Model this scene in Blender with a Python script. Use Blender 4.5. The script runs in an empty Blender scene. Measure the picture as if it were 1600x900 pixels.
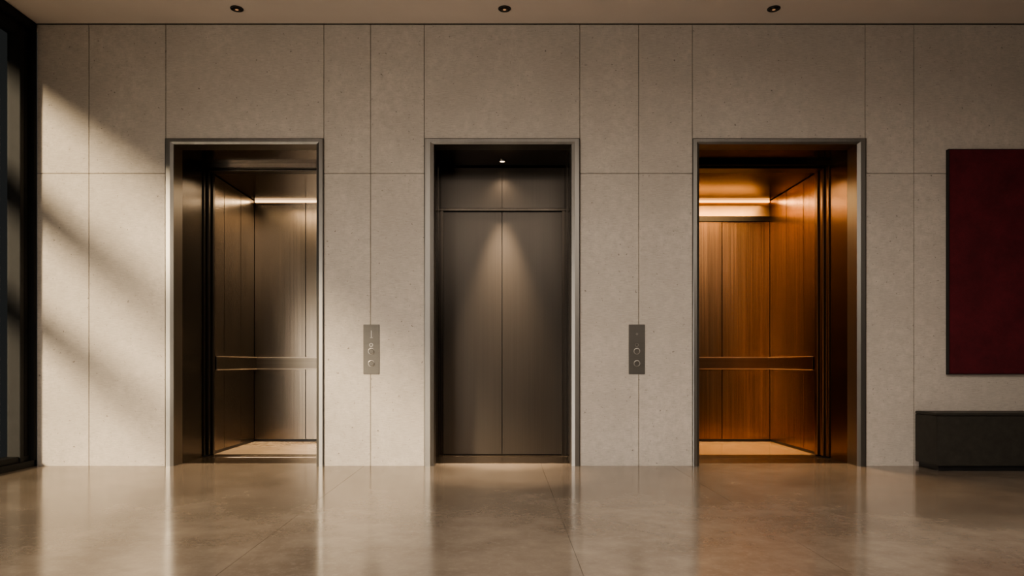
import bpy, bmesh, math
from mathutils import Vector, Matrix

scene = bpy.context.scene
COL = scene.collection
try: scene.view_settings.look = 'AgX - Medium High Contrast'
except Exception: pass
S = 180.0; CXP = 785.0; D = 6.1; EYE = 160.0/180.0
CEIL = (728-37)/S
def PX(p): return (p-CXP)/S
def PZ(p): return (728-p)/S

# ------------------------------------------------------------------ materials
def new_mat(name):
    m = bpy.data.materials.new(name); m.use_nodes = True
    nt = m.node_tree
    b = nt.nodes['Principled BSDF']
    return m, nt, b
def N(nt, t, **kw):
    n = nt.nodes.new(t)
    for k, v in kw.items():
        if k in n.inputs: n.inputs[k].default_value = v
        else: setattr(n, k, v)
    return n
def mixcol(nt, fac, a, b, blend='MIX'):
    m = nt.nodes.new('ShaderNodeMix'); m.data_type = 'RGBA'; m.blend_type = blend
    def put(sock, v):
        if isinstance(v, bpy.types.NodeSocket): nt.links.new(v, sock)
        elif isinstance(v, (int, float)): sock.default_value = v
        else: sock.default_value = (*v, 1)
    put(m.inputs[0], fac); put(m.inputs[6], a); put(m.inputs[7], b)
    return m.outputs[2]
def ramp(nt, src, p0, p1, c0=0.0, c1=1.0):
    r = nt.nodes.new('ShaderNodeMapRange')
    r.inputs[1].default_value = p0; r.inputs[2].default_value = p1
    r.inputs[3].default_value = c0; r.inputs[4].default_value = c1
    nt.links.new(src, r.inputs[0]); return r.outputs[0]
def coords(nt, scale=(1,1,1), kind='Object'):
    tc = nt.nodes.new('ShaderNodeTexCoord'); mp = nt.nodes.new('ShaderNodeMapping')
    mp.inputs['Scale'].default_value = scale
    nt.links.new(tc.outputs[kind], mp.inputs[0]); return mp.outputs[0]
def noise(nt, co, scale, detail=4, rough=0.55):
    n = N(nt, 'ShaderNodeTexNoise'); n.inputs['Scale'].default_value = scale
    n.inputs['Detail'].default_value = detail; n.inputs['Roughness'].default_value = rough
    nt.links.new(co, n.inputs['Vector']); return n.outputs[0]
def bump(nt, b, h, strength, dist=0.002):
    bp = N(nt, 'ShaderNodeBump'); bp.inputs['Strength'].default_value = strength
    bp.inputs['Distance'].default_value = dist
    nt.links.new(h, bp.inputs['Height']); nt.links.new(bp.outputs[0], b.inputs['Normal'])

def concrete(name, base, dark):
    m, nt, b = new_mat(name)
    co = coords(nt)
    big = ramp(nt, noise(nt, co, 1.3, 8, 0.72), 0.36, 0.64)
    c = mixcol(nt, big, dark, base)
    mid = ramp(nt, noise(nt, co, 14, 8, 0.8), 0.38, 0.62)
    c = mixcol(nt, mid, tuple(x*0.72 for x in base), c)
    st = ramp(nt, noise(nt, coords(nt, (5, 5, 70)), 3, 5, 0.75), 0.4, 0.7, 0.0, 0.5)
    c = mixcol(nt, st, c, tuple(min(1, x*1.22) for x in base))
    pores = ramp(nt, noise(nt, co, 34, 4, 0.65), 0.64, 0.69)
    c = mixcol(nt, pores, c, tuple(x*0.36 for x in base))
    nt.links.new(c, b.inputs['Base Color'])
    b.inputs['Roughness'].default_value = 0.78
    b.inputs['Specular IOR Level'].default_value = 0.25
    bump(nt, b, noise(nt, co, 50, 6, 0.75), 0.6, 0.003)
    return m
M_WALL = concrete('limewash_concrete', (0.515, 0.464, 0.412), (0.365, 0.328, 0.29))

def plain(name, col, rough=0.5, metal=0.0, spec=0.5, var=0.12, scale=8):
    m, nt, b = new_mat(name)
    co = coords(nt)
    f = ramp(nt, noise(nt, co, scale, 5, 0.6), 0.3, 0.7)
    c = mixcol(nt, f, tuple(x*(1-var) for x in col), tuple(min(1, x*(1+var)) for x in col))
    nt.links.new(c, b.inputs['Base Color'])
    b.inputs['Roughness'].default_value = rough; b.inputs['Metallic'].default_value = metal
    b.inputs['Specular IOR Level'].default_value = spec
    return m
def brushed(name, col, rough=0.3, axis='z', grain=0.12, metal=1.0, cloud=.22):
    m, nt, b = new_mat(name)
    sc = {'z': (130, 130, .6), 'x': (.6, 130, 130)}[axis]
    g = noise(nt, coords(nt, sc), 1.5, 3, 0.6)
    sc2 = {'z': (26, 26, .5), 'x': (.5, 26, 26)}[axis]
    g2 = noise(nt, coords(nt, sc2), 1.2, 3, 0.55)
    cl = noise(nt, coords(nt, (2.2, 2.2, .35)), 1.6, 3, 0.5)
    c = mixcol(nt, ramp(nt, g, 0.3, 0.7), tuple(x*(1-grain) for x in col), tuple(min(1, x*(1+grain)) for x in col))
    c = mixcol(nt, ramp(nt, g2, 0.35, 0.7, 0, grain*2), c, tuple(x*.55 for x in col))
    c = mixcol(nt, ramp(nt, cl, 0.25, 0.75, 0, 1), c, mixcol(nt, 1.0, c, (1-cloud,)*3, 'MULTIPLY'))
    nt.links.new(c, b.inputs['Base Color'])
    b.inputs['Metallic'].default_value = metal
    b.inputs['Roughness'].default_value = rough
    return m
M_JOINT = plain('joint_dark', (0.05, 0.042, 0.035), 0.9, spec=.1)
M_FJOINT = plain('floor_joint', (0.06, 0.048, 0.038), 0.7, spec=.2)
M_CEIL = plain('ceiling_plaster', (0.58, 0.52, 0.47), 0.85, spec=.2, var=.03, scale=2)
M_REAR = plain('rear_wall_plaster', (0.14, 0.12, 0.10), 0.85, spec=.2, var=.05, scale=2)
M_FRAME = brushed('brushed_frame_steel', (0.245, 0.232, 0.215), 0.42, grain=.06)
M_STEEL = brushed('cab_steel', (0.29, 0.242, 0.19), 0.25, cloud=.3)
M_RAIL = brushed('rail_steel_highlight', (0.50, 0.42, 0.33), 0.3, axis='x', metal=.5)  # rail lips: lighter colour paints in the edge highlight
M_RAILB = brushed('rail_bronze_highlight', (0.55, 0.34, 0.20), 0.3, axis='x', metal=.5)  # same painted edge highlight for the bronze cab's rail lips
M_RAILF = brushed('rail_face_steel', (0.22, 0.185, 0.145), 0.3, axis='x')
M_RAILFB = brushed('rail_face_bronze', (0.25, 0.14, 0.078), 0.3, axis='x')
M_REVEAL = brushed('reveal_steel', (0.078, 0.068, 0.058), 0.25)
M_HEAD = brushed('head_steel', (0.19, 0.145, 0.11), 0.2, axis='x')
M_SILL = brushed('sill_metal', (0.34, 0.275, 0.21), 0.24, axis='x')
M_DARKST = brushed('dark_jamb_steel', (0.085, 0.073, 0.062), 0.3)
M_LEAFB = brushed('leaf_bronze', (0.22, 0.13, 0.078), 0.28)
M_DOOR = brushed('door_steel', (0.074, 0.063, 0.053), 0.33, cloud=.10, grain=.06, metal=.62)
M_BRONZE = brushed('cab_bronze', (0.40, 0.225, 0.118), 0.27, grain=.28, cloud=.25)
M_BRONZER = brushed('reveal_bronze', (0.20, 0.12, 0.073), 0.26)
M_BRHEAD = brushed('head_bronze', (0.18, 0.105, 0.063), 0.18, axis='x')
M_COVEB = plain('cove_bronze_matte', (0.40, 0.24, 0.11), 0.5, metal=.3)
M_PANEL = brushed('call_panel_steel', (0.105, 0.097, 0.087), 0.5, axis='x', metal=.5, grain=.05)
M_RING = brushed('button_ring_steel', (0.28, 0.26, 0.235), 0.4)
M_BLACK = plain('black_metal', (0.012, 0.012, 0.013), 0.38, 0.0)
M_WFRAME = plain('dark_window_aluminium', (0.018, 0.018, 0.018), 0.6, spec=.2)
M_BENCH = plain('bench_dark_oak', (0.031, 0.028, 0.023), 0.5, var=.25, scale=14)
M_BENCHT = plain('bench_top_leather', (0.029, 0.026, 0.021), 0.5, var=.2, scale=30)
M_CABFLOOR = plain('cab_floor_stone', (0.50, 0.39, 0.28), 0.14, var=.10, scale=5, spec=1.0)
M_CABFLOORB = plain('cab_floor_stone_amber', (0.48, 0.31, 0.17), 0.14, var=.10, scale=5, spec=1.0)
M_EXT = plain('sun_blocker_dark', (0.03, 0.03, 0.03), 0.8, spec=.1)

def floor_mat():
    m, nt, b = new_mat('polished_concrete_floor')
    co = coords(nt)
    big = ramp(nt, noise(nt, co, 1.4, 8, 0.7), 0.36, 0.64)
    c = mixcol(nt, big, (0.195, 0.157, 0.122), (0.325, 0.27, 0.215))
    mid = ramp(nt, noise(nt, co, 6, 8, 0.75), 0.40, 0.64, 0, .55)
    c = mixcol(nt, mid, c, (0.17, 0.137, 0.106))
    sp = ramp(nt, noise(nt, co, 24, 5, 0.75), 0.50, 0.68, 0, .4)
    c = mixcol(nt, sp, c, (0.40, 0.335, 0.27))
    nt.links.new(c, b.inputs['Base Color'])
    nt.links.new(ramp(nt, noise(nt, co, 3, 5, 0.6), 0.3, 0.7, 0.11, 0.18), b.inputs['Roughness'])
    b.inputs['Specular IOR Level'].default_value = 1.0
    b.inputs['IOR'].default_value = 1.75
    bump(nt, b, noise(nt, co, 6, 3, 0.5), 0.02, 0.004)
    return m
M_FLOOR = floor_mat()

def canvas_mat():
    m, nt, b = new_mat('red_canvas')
    co = coords(nt)
    f = ramp(nt, noise(nt, co, 2.5, 8, 0.75), 0.38, 0.62)
    c = mixcol(nt, f, (0.075, 0.013, 0.018), (0.125, 0.019, 0.026))
    wv = ramp(nt, noise(nt, coords(nt, (20, 20, 160)), 3, 3, 0.6), 0.3, 0.7, 0, .5)
    c = mixcol(nt, wv, c, (0.055, 0.013, 0.017))
    nt.links.new(c, b.inputs['Base Color'])
    b.inputs['Roughness'].default_value = 0.85; b.inputs['Specular IOR Level'].default_value = .15
    bump(nt, b, noise(nt, coords(nt, (1, 1, 1)), 200, 2, 0.5), 0.3, 0.001)
    return m
M_CANVAS = canvas_mat()

def emit(name, col, s):
    m, nt, b = new_mat(name)
    b.inputs['Base Color'].default_value = (*col, 1)
    b.inputs['Emission Color'].default_value = (*col, 1)
    b.inputs['Emission Strength'].default_value = s
    return m
M_LEDW = emit('led_warm_white', (1.0, 0.68, 0.38), 2.6)
M_LEDO = emit('led_amber', (1.0, 0.48, 0.14), 3.6)
M_LENS = emit('lamp_lens', (1.0, 0.72, 0.45), 6)
M_LENSDIM = emit('lamp_lens_dim', (1.0, 0.6, 0.35), 0.12)

def glass_mat():
    m = bpy.data.materials.new('tinted_glass'); m.use_nodes = True
    nt = m.node_tree; nt.nodes.clear()
    o = nt.nodes.new('ShaderNodeOutputMaterial'); mx = nt.nodes.new('ShaderNodeMixShader')
    t = nt.nodes.new('ShaderNodeBsdfTransparent'); t.inputs[0].default_value = (0.84, 0.87, 0.87, 1)
    g = nt.nodes.new('ShaderNodeBsdfGlossy'); g.inputs['Roughness'].default_value = .03
    g.inputs[0].default_value = (.2, .2, .2, 1)
    fr = nt.nodes.new('ShaderNodeLayerWeight'); fr.inputs[0].default_value = .08
    nt.links.new(fr.outputs['Facing'], mx.inputs[0]); nt.links.new(t.outputs[0], mx.inputs[1])
    nt.links.new(g.outputs[0], mx.inputs[2]); nt.links.new(mx.outputs[0], o.inputs[0])
    return m
M_GLASS = glass_mat()

# ------------------------------------------------------------------ mesh helpers
def box_into(bm, x0, x1, y0, y1, z0, z1, bev=0.0, mi=0):
    if x1 < x0: x0, x1 = x1, x0
    vs = [bm.verts.new(p) for p in ((x0,y0,z0),(x1,y0,z0),(x1,y1,z0),(x0,y1,z0),
                                    (x0,y0,z1),(x1,y0,z1),(x1,y1,z1),(x0,y1,z1))]
    fs = [bm.faces.new([vs[i] for i in q]) for q in
          ((0,3,2,1),(4,5,6,7),(0,1,5,4),(1,2,6,5),(2,3,7,6),(3,0,4,7))]
    for f in fs: f.material_index = mi
    if bev > 0:
        es = list({e for f in fs for e in f.edges})
        r = bmesh.ops.bevel(bm, geom=es, offset=bev, segments=2, affect='EDGES', clamp_overlap=True)
        for f in r['faces']: f.material_index = mi
def finish(name, bm, mats, origin=(0,0,0), parent=None, smooth=False):
    bmesh.ops.recalc_face_normals(bm, faces=bm.faces)
    ox, oy, oz = origin
    bmesh.ops.translate(bm, vec=(-ox, -oy, -oz), verts=bm.verts)
    me = bpy.data.meshes.new(name); bm.to_mesh(me); bm.free()
    for m in (mats if isinstance(mats, (list, tuple)) else [mats]): me.materials.append(m)
    if smooth:
        for p in me.polygons: p.use_smooth = True
    ob = bpy.data.objects.new(name, me); COL.objects.link(ob)
    if parent is not None: ob.parent = parent      # child verts are relative to the parent's base
    else: ob.location = origin
    return ob
def boxes(name, lst, mat, origin=(0,0,0), parent=None, bev=0.002):
    bm = bmesh.new()
    for b in lst:
        mi = b[6] if len(b) > 6 else 0
        box_into(bm, *b[:6], bev=bev, mi=mi)
    return finish(name, bm, mat, origin, parent)
def lathe(name, prof, mat, center, axis='z', parent=None, origin=(0,0,0), seg=40):
    """prof: list of (r, h); h along axis; for 'y' the axis points at -y (toward the lobby)"""
    bm = bmesh.new(); rings = []
    for r, h in prof:
        ring = []
        for i in range(seg):
            a = 2*math.pi*i/seg; u, v = r*math.cos(a), r*math.sin(a)
            p = (center[0]+u, center[1]+v, center[2]+h) if axis == 'z' else (center[0]+u, center[1]-h, center[2]+v)
            ring.append(bm.verts.new(p))
        rings.append(ring)
    for a, b in zip(rings, rings[1:]):
        for i in range(seg): bm.faces.new((a[i], a[(i+1)%seg], b[(i+1)%seg], b[i]))
    bm.faces.new(rings[0]); bm.faces.new(list(reversed(rings[-1])))
    return finish(name, bm, mat, origin, parent, smooth=False)
def empty(name, loc, label, cat, group=None):
    e = bpy.data.objects.new(name, None); e.location = loc; e.empty_display_size = .2
    COL.objects.link(e); tag(e, label, cat, group); return e
def tag(o, label, cat, group=None):
    o['label'] = label; o['category'] = cat
    if group: o['group'] = group
def structure(o): o['kind'] = 'structure'; return o

# ------------------------------------------------------------------ shell
XL, XR, YR = -4.04, 6.4, -12.0
g = 0.0022; TH = 0.03
cols2 = [(XL, PX(139)), (PX(139), PX(259)), (PX(506), PX(579)), (PX(579), PX(663)),
         (PX(906), PX(998)), (PX(998), PX(1082)), (PX(1352), PX(1428)), (PX(1428), PX(1700)), (PX(1700), XR)]
tops = [(PX(259), PX(506)), (PX(663), PX(906)), (PX(1082), PX(1352))]
ZJ = PZ(271); ZT = PZ(217)
w = []
for a, b in cols2:
    w.append((a+g, b-g, 0, TH, 0.0, ZJ-g, 0)); w.append((a+g, b-g, 0, TH, ZJ+g, CEIL-.008, 0))
for a, b in tops:
    w.append((a+g, b-g, 0, TH, ZT, CEIL-.008, 0))
edges = [XL]+[v for t in tops for v in t]+[XR]
for i in range(0, len(edges), 2): w.append((edges[i], edges[i+1], TH+.0005, .16, 0, CEIL, 1))
for a, b in tops: w.append((a, b, TH+.0005, .16, ZT, CEIL, 1))
structure(boxes('wall_back', w, [M_WALL, M_JOINT], bev=0.0012))

fj = [-8, -4.3, -1.2, .34, 1.47, 8.0]
fl = []
for a, b in zip(fj, fj[1:]):
    fl.append((a+.0010, b-.0010, YR, 0.16, -.05, 0.0, 0))
fl.append((-8, 8, YR, .16, -.12, -.002, 1))
structure(boxes('floor', fl, [M_FLOOR, M_FJOINT], bev=0))
structure(boxes('ceiling', [(XL-.3, XR, YR, .16, CEIL, CEIL+.12)], M_CEIL, bev=0))
structure(boxes('wall_right', [(XR, XR+.15, YR, .16, 0, CEIL)], M_WALL, bev=0))
structure(boxes('wall_rear', [(XL-.2, XR+.15, YR-.15, YR, 0, CEIL)], M_REAR, bev=0))
structure(boxes('trim_1', [(XL, XR, -.004, .0, CEIL-.009, CEIL-.001)], M_JOINT, bev=0))

# window wall along the left
wx = XL
fr = []
fr.append((wx-.12, wx+.0, -.035, .0, 0, CEIL))
fr.append((wx-.14, wx-.05, -.09, -.04, 0, CEIL))
fr.append((wx-.14, wx-.03, -.17, -.12, 0, CEIL))
YW = -9.6
fr.append((wx-.20, wx+.0, YW, -.0, 0, .055))
fr.append((wx-.16, wx-.04, YW, -.0, .055, .10))
fr.append((wx-.20, wx+.0, YW, -.0, CEIL-.07, CEIL))
fr.append((wx-.16, wx-.04, YW, -.0, CEIL-.15, CEIL-.07))
fr.append((wx-.20, wx-.01, YW-.06, YW, .05, CEIL-.05))
structure(boxes('window_1', fr, M_WFRAME, bev=.003))
structure(boxes('window_2', [(wx-.125, wx-.115, YW, -.16, .09, CEIL-.14)], M_GLASS, bev=0))
structure(boxes('wall_left', [(wx-.2, wx, YR, YW-.06, 0, CEIL)], M_WALL, bev=0))
structure(boxes('sun_blocker_top', [(-5.06, -5.0, -14, -1.2, 4.05, 5.6), (-5.0, -4.24, -14, 0.16, 4.2, 4.3), (-4.34, -4.24, -14, .16, CEIL, 4.2)], M_EXT, bev=0))  # unseen canopy outside the window, added to cut off the sun's upper edge
structure(boxes('sun_blocker_bars', [(-5.06, -5.0, -14, -1.2, 2.88, 3.22), (-5.06, -5.0, -14, -1.2, 1.92, 2.20)], M_EXT, bev=.004))  # unseen bars added outside to cast shadow bands on the back wall

# ------------------------------------------------------------------ elevators
def frame_mesh(xo0, xi0, xi1, xo1, zo, zi, parent, origin):
    prof = [(0, .0), (0, -.016), (.12, -.020), (.62, -.020), (1.0, -.010), (1.0, .16), (0, .16)]
    bm = bmesh.new(); rows = []
    for t, y in prof:
        L = xo0+(xi0-xo0)*t; R = xo1+(xi1-xo1)*t; Z = zo+(zi-zo)*t
        rows.append([bm.verts.new(p) for p in ((L, y, 0), (L, y, Z), (R, y, Z), (R, y, 0))])
    n = len(rows)
    for i in range(n):
        a, b = rows[i], rows[(i+1) % n]
        for k in range(3): bm.faces.new((a[k], a[k+1], b[k+1], b[k]))
    bm.faces.new([r[0] for r in rows]); bm.faces.new([r[3] for r in rows])
    return finish('door_frame', bm, M_FRAME, origin, parent)

def area(name, loc, size, power, col, rot, parent, origin, spread=180):
    l = bpy.data.lights.new(name, 'AREA'); l.shape = 'RECTANGLE'; l.size, l.size_y = size
    l.energy = power; l.color = col; l.spread = math.radians(spread)
    o = bpy.data.objects.new(name, l); COL.objects.link(o)
    o.parent = parent; o.location = Vector(loc)-Vector(origin); o.rotation_euler = rot
    return o

ZI = PZ(226)
def open_elevator(po0, pi0, pi1, po1, side, wallm, revm, headm, railm, railf, floorm, leafm, led, ledcol, label, power, seams_side, seam_back, band, graze):
    xo0, xi0, xi1, xo1 = map(PX, (po0, pi0, pi1, po1))
    O = ((xo0+xo1)/2, 0, 0)
    e = empty('elevator', O, label, 'elevator', 'lobby elevators')
    frame_mesh(xo0, xi0, xi1, xo1, ZT, ZI, e, O)
    def P(name, lst, mat, bev=.002): return boxes(name, lst, mat, O, e, bev)
    YJ = .57 if side < 0 else .48
    YC = .78 if side < 0 else .74; YB = 1.9; ZC = 2.743
    P('side_panel', [(xi0-.04, xi0, .16, YJ, 0, ZI)], revm)
    P('side_panel', [(xi1, xi1+.04, .16, YJ, 0, ZI)], revm)
    P('head_panel', [(xi0-.04, xi1+.04, .16, YJ+.02, ZI, ZI+.05)], headm)
    n = 3; st = (YC-YJ-.03)/n
    for sx, xb in ((-1, xi0), (1, xi1)):
        for i in range(n):
            pr = (.012, .034, .05)[i]
            y0 = YJ+.012+i*st
            P('door_panel', [(xb+sx*.45, xb-sx*pr, y0, y0+st-.014, .012, 2.76)], leafm, .004)
    P('door_track', [(xi0-.05, xi1+.05, YJ+.0, YJ+.05, 2.752, ZI), (xi0-.05, xi1+.05, YJ+.07, YC-.03, 2.735, ZI+.03)], M_DARKST)
    P('sill', [(xi0-.05, xi1+.05, .16, YJ, -.05, -.001), (xi0-.05, xi1+.05, YJ, YJ+.07, -.05, .001),
               (xi0-.05, xi1+.05, YJ+.078, YJ+.12, -.05, .001), (xi0-.05, xi1+.05, YJ+.128, YC, -.05, .001)], [M_SILL], .0008)
    a0, a1 = xi0+.028, xi1-.028
    P('cab_floor', [(a0-.05, a1+.05, YC, YB+.05, -.05, .0)], floorm)
    P('cab_ceiling', [(a0-.05, a1+.05, YC-.03, YB+.05, ZC, ZC+.05)], headm)
    gp = .004
    ys = [YC-.01]+sorted(seams_side)+[YB]
    for sx, xb in ((-1, a0), (1, a1)):
        lst = []
        for y0, y1 in zip(ys, ys[1:]):
            lst.append((xb+sx*.03, xb, y0+gp, y1-gp, .03, ZC-.008, 0))
        lst.append((xb+sx*.05, xb+sx*.0305, YC-.02, YB+.05, 0, ZC, 1))
        lst.append((xb+sx*.03, xb+sx*.006, YC, YB, 0, .03, 1))
        P('cab_wall', lst, [wallm, M_BLACK], .0015)
    xs = [a0]+seam_back+[a1]; lst = []
    ztop = ZC-.008 if not band else 2.50
    for x0, x1 in zip(xs, xs[1:]): lst.append((x0+gp, x1-gp, YB, YB+.03, .03, ztop, 0))
    lst.append((a0-.05, a1+.05, YB+.0305, YB+.06, 0, ZC, 1)); lst.append((a0, a1, YB+.006, YB+.03, 0, .03, 1))
    if band: lst.append((a0, a1, YB+.004, YB+.03, 2.565, ZC, 2))
    P('cab_wall', lst, [wallm, M_BLACK, M_COVEB], .0015)
    if band:
        P('cab_header', [(a0, a1, YB-.012, YB+.03, 2.505, 2.56)], M_DARKST)
    z0, z1 = .822, .962; t = .010; off = .022
    rl = []
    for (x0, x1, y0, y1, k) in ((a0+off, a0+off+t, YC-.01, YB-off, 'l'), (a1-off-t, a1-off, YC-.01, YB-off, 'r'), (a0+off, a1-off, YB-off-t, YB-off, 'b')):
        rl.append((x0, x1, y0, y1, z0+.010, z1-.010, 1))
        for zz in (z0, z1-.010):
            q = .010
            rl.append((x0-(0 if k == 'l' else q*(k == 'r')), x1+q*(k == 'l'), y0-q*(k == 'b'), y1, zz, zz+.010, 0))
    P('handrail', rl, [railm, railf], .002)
    for y in (YC+.15, YB-.3):
        P('rail_bracket', [(a0, a0+off, y-.012, y+.012, .88, .905)], M_DARKST)
        P('rail_bracket', [(a1-off, a1, y-.012, y+.012, .88, .905)], M_DARKST)
    for x in (a0+.25, a1-.25): P('rail_bracket', [(x-.012, x+.012, YB-off, YB, .88, .905)], M_DARKST)
    P('light_strip', [(a0+.01, a1-.01, YB-.018, YB-.004, ZC-.024, ZC-.001)], led, 0)
    xm = (a0+a1)/2
    area('cab_cove_and_fill', (xm, YB-.16, ZC-.012), (.95, .16), power, ledcol, (0, 0, 0), e, O, 110)
    area('cab_cove_and_fill', (xm, YB-.05, ZC-.026), (1.1, .04), graze, ledcol, (math.radians(-12), 0, 0), e, O, 150)
    area('cab_cove_and_fill', (xm, (YC+YB)/2-.1, ZC-.01), (.6, .5), power*.24, ledcol, (0, 0, 0), e, O, 160)  # unseen fill at mid ceiling, added to brighten cab walls and threshold
    return e

open_elevator(259, 272, 495, 506, -1, M_STEEL, M_REVEAL, M_HEAD, M_RAIL, M_RAILF, M_CABFLOOR, M_DARKST, M_LEDW, (1, .74, .47),
    'open elevator with brushed steel cab, handrail and warm cove light', 44, [1.03, 1.48], [-2.24], False, 4)
open_elevator(1082, 1092, 1338, 1352, 1, M_BRONZE, M_BRONZER, M_BRHEAD, M_RAILB, M_RAILFB, M_CABFLOORB, M_LEAFB, M_LEDO, (1, .66, .33),
    'open elevator with glowing amber bronze cab and handrail', 52, [1.0, 1.43], [2.5], True, 7)

# middle, closed
xo0, xi0, xi1, xo1 = map(PX, (663, 678, 893, 906))
O = ((xo0+xo1)/2, 0, 0)
e = empty('elevator', O, 'closed elevator with dark brushed steel doors in a deep portal', 'elevator', 'lobby elevators')
frame_mesh(xo0, xi0, xi1, xo1, ZT, ZI, e, O)
def P(name, lst, mat, bev=.002): return boxes(name, lst, mat, O, e, bev)
YD = .68
P('side_panel', [(xi0-.04, xi0, .16, .40, 0, ZI), (xi0-.04, xi0+.004, .405, YD+.04, 0, ZI)], M_REVEAL)
P('side_panel', [(xi1, xi1+.04, .16, .40, 0, ZI), (xi1-.004, xi1+.04, .405, YD+.04, 0, ZI)], M_REVEAL)
P('head_panel', [(xi0-.04, xi1+.04, .16, YD+.06, ZI, ZI+.05)], M_HEAD)
xc = -.004
zl = EYE+(568-330)/162.0
P('transom_panel', [(xi0, xc-.002, YD, YD+.03, zl+.03, ZI-.012), (xc+.002, xi1, YD, YD+.03, zl+.03, ZI-.012)], M_DOOR, .0015)
P('door_lintel', [(xi0, xi1, YD-.026, YD+.05, zl, zl+.022)], M_DARKST, .003)
for a, b in ((xi0+.008, xc-.0034), (xc+.0034, xi1-.008)):
    P('door_panel', [(a, b, YD+.014, YD+.05, .012, zl-.004)], M_DOOR, .001)
P('back_plate', [(xi0-.04, xi1+.04, YD+.062, YD+.09, 0, ZI+.05)], M_BLACK, 0)
for sx, xb in ((-1, xi0), (1, xi1)):
    P('door_stop', [(xb, xb-sx*.026, YD-.02, YD+.05, 0, zl), ], M_DARKST, .003)
P('sill', [(xi0-.04, xi1+.04, .16, YD-.06, -.05, -.001), (xi0, xi1, YD-.055, YD+.0, -.05, .004), (xi0, xi1, YD+.006, YD+.06, -.05, .004)], [M_SILL])
lx, ly = -.001, .49
lathe('downlight', [(.036, 0), (.036, -.008), (.03, -.010), (.026, -.004), (.024, -.001)], M_FRAME, (lx, ly, ZI), parent=e, origin=O)
lathe('lamp_lens', [(.022, -.002), (.020, -.007), (.001, -.008)], M_LENS, (lx, ly, ZI), parent=e, origin=O)
def spot(name, loc, energy, size, tilt, parent, origin, soft=.03, blend=1.0):
    l = bpy.data.lights.new(name, 'SPOT'); l.energy = energy; l.color = (1, .76, .52); l.spot_size = math.radians(size); l.spot_blend = blend; l.shadow_soft_size = soft
    so = bpy.data.objects.new(name, l); COL.objects.link(so); so.parent = parent
    so.location = Vector(loc)-Vector(origin); so.rotation_euler = (math.radians(tilt), 0, 0)
    return so
spot('portal_spot', (lx, ly, ZI-.035), 1250, 40, 2.5, e, O, .035)
spot('portal_spot', (lx, ly, ZI-.035), 16, 110, 12, e, O, .035)

# ------------------------------------------------------------------ call panels
def call_panel(px0, px1, label, variant):
    xc = (PX(px0)+PX(px1))/2; zc = PZ(546); h = .216; wd = .07
    O = (xc, 0, zc-h)
    body = boxes('call_panel', [(xc-wd, xc+wd, -.008, .003, zc-h, zc+h)], M_PANEL, O, None, .0025)
    tag(body, label, 'call panel', 'elevator call panels')
    for zp in (549, 568):
        z = PZ(zp)
        lathe('button', [(.020, .0085), (.0205, .011), (.019, .0125), (.001, .0125)], M_PANEL, (xc, 0, z), 'y', body, O)
        bm = bmesh.new()
        seg = 36; rr = []
        for r, hh in ((.0285, .008), (.0285, .011), (.024, .012), (.0215, .011), (.0215, .008)):
            rr.append([bm.verts.new((xc+r*math.cos(2*math.pi*i/seg), -hh, z+r*math.sin(2*math.pi*i/seg))) for i in range(seg)])
        for k in range(5):
            a, b = rr[k], rr[(k+1) % 5]
            for i in range(seg): bm.faces.new((a[i], a[(i+1)%seg], b[(i+1)%seg], b[i]))
        finish('button_ring', bm, M_RING, O, body)
    z = PZ(539)
    bm = bmesh.new(); seg = 24; rr = []
    for r, hh in ((.016, .008), (.016, .0098), (.0115, .0098), (.0115, .008)):
        rr.append([bm.verts.new((xc-.002+r*math.cos(2*math.pi*i/seg), -hh, z+r*math.sin(2*math.pi*i/seg))) for i in range(seg)])
    for k in range(4):
        a, b = rr[k], rr[(k+1) % 4]
        for i in range(seg): bm.faces.new((a[i], a[(i+1)%seg], b[(i+1)%seg], b[i]))
    finish('key_ring', bm, M_RING, O, body)
    z = PZ(522)
    if variant == 0:
        boxes('indicator', [(xc-.003, xc+.003, -.0095, -.0075, z-.028, z+.03), (xc-.012, xc+.012, -.0093, -.0075, z-.034, z-.030)], M_RING, O, body, .0008)
    else:
        boxes('indicator', [(xc-.003, xc+.003, -.0095, -.0075, z-.011, z+.011), (xc-.011, xc+.011, -.0093, -.0075, z-.003, z+.003)], M_RING, O, body, .0008)
call_panel(568, 593, 'steel elevator call panel with two round buttons and indicator slot', 0)
call_panel(982, 1008, 'steel elevator call panel with two round buttons and small cross mark', 1)

# ------------------------------------------------------------------ ceiling downlights
yd = -.26
O = (-2.207, yd, CEIL)
ring = lathe('recessed_downlight', [(.030, -.001), (.053, 0), (.053, -.005), (.048, -.008), (.040, -.007), (.038, -.002)], M_BLACK, O, origin=O)
tag(ring, 'small round black recessed ceiling downlight', 'ceiling light', 'ceiling downlights')
core = lathe('reflector', [(.036, -.002), (.034, -.009), (.022, -.011), (.001, -.010)], M_DARKST, O, parent=ring, origin=O)
lens = lathe('lamp_lens', [(.014, -.0105), (.010, -.013), (.001, -.0135)], M_LENSDIM, O, parent=ring, origin=O)
spot('lobby_spot', (O[0], yd, CEIL-.03), 80, 36, -8, ring, O, .04)
for x in (.018, 2.255):
    r2 = ring.copy(); r2.location = (x, yd, CEIL); COL.objects.link(r2)
    for c in (core, lens):
        c2 = c.copy(); c2.parent = r2; COL.objects.link(c2)
    spot('lobby_spot', (x, yd, CEIL-.03), 620 if x < 1 else 80, 26 if x < 1 else 36, -2 if x < 1 else -8, r2, (x, yd, CEIL), .04)

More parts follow.
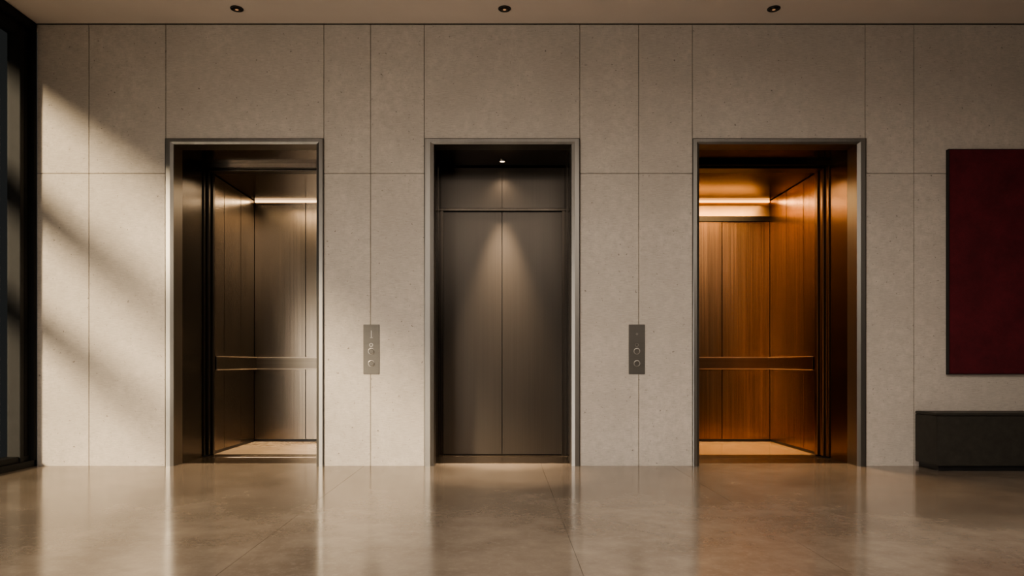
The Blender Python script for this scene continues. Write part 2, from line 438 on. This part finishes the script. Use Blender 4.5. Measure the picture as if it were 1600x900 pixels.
# ------------------------------------------------------------------ painting
px0 = PX(1479); px1 = px0+1.45; z0, z1 = PZ(584), PZ(236)
p = boxes('painting', [(px0, px1, -.045, -.0, z0, z1)], M_CANVAS, ((px0+px1)/2, 0, z0), None, .004)
tag(p, 'large frameless deep red canvas painting hung on concrete wall', 'painting')
boxes('frame', [(px0-.006, px0-.001, -.04, 0, z0-.006, z1+.006), (px1+.001, px1+.006, -.04, 0, z0-.006, z1+.006),
                (px0-.006, px1+.006, -.04, 0, z0-.006, z0-.001), (px0-.006, px1+.006, -.04, 0, z1+.001, z1+.006)], M_BLACK, ((px0+px1)/2, 0, z0), p, 0)

# ------------------------------------------------------------------ bench
bx0 = PX(1429); bx1 = bx0+1.9; by0, by1 = -.315, -.01
O = ((bx0+bx1)/2, (by0+by1)/2, 0)
be = empty('bench', O, 'dark low box bench against concrete wall under red painting', 'bench')
boxes('plinth', [(bx0+.03, bx1-.03, by0+.03, by1, 0, .045)], M_BLACK, O, be)
boxes('body', [(bx0, bx1, by0, by1, .045, .455)], M_BENCH, O, be, .004)
boxes('seat', [(bx0-.002, bx1+.002, by0-.002, by1, .458, .48)], M_BENCHT, O, be, .005)

# ------------------------------------------------------------------ lights
sun = bpy.data.lights.new('sun', 'SUN'); sun.energy = 13.0; sun.color = (1, .76, .52); sun.angle = math.radians(6.0)
sob = bpy.data.objects.new('sun', sun); COL.objects.link(sob)
sob.rotation_euler = Vector((1, 2.2, -.82)).to_track_quat('-Z', 'Y').to_euler()
wd = bpy.data.worlds.new('world'); scene.world = wd; wd.use_nodes = True
bg = wd.node_tree.nodes['Background']; bg.inputs[0].default_value = (.90, .88, .85, 1); bg.inputs[1].default_value = .035

def lobby(loc, target, size, power, col, spread):  # adds unseen fill lights; no such fixtures hang in the lobby
    l = bpy.data.lights.new('fill_light', 'AREA'); l.shape = 'RECTANGLE'; l.size, l.size_y = size; l.energy = power; l.color = col; l.spread = math.radians(spread)
    o = bpy.data.objects.new('fill_light', l); COL.objects.link(o); o.location = loc
    o.rotation_euler = (Vector(target)-Vector(loc)).to_track_quat('-Z', 'Y').to_euler()
lobby((-3.7, -6.5, 1.0), (1.3, 0, -.2), (4.5, 1.8), 100, (1, .90, .79), 110)
lobby((1.0, -5.2, 3.6), (1.0, -1.0, -.8), (6.5, 1.2), 105, (1, .88, .75), 95)

cam = bpy.data.cameras.new('camera'); co = bpy.data.objects.new('camera', cam); COL.objects.link(co)
co.location = (0, -D, EYE); co.rotation_euler = (math.radians(90), 0, 0)
cam.sensor_width = 36; cam.lens = 36*S*D/1600; cam.shift_x = 15/1600; cam.shift_y = 118/1600
cam.clip_start = .05
scene.camera = co
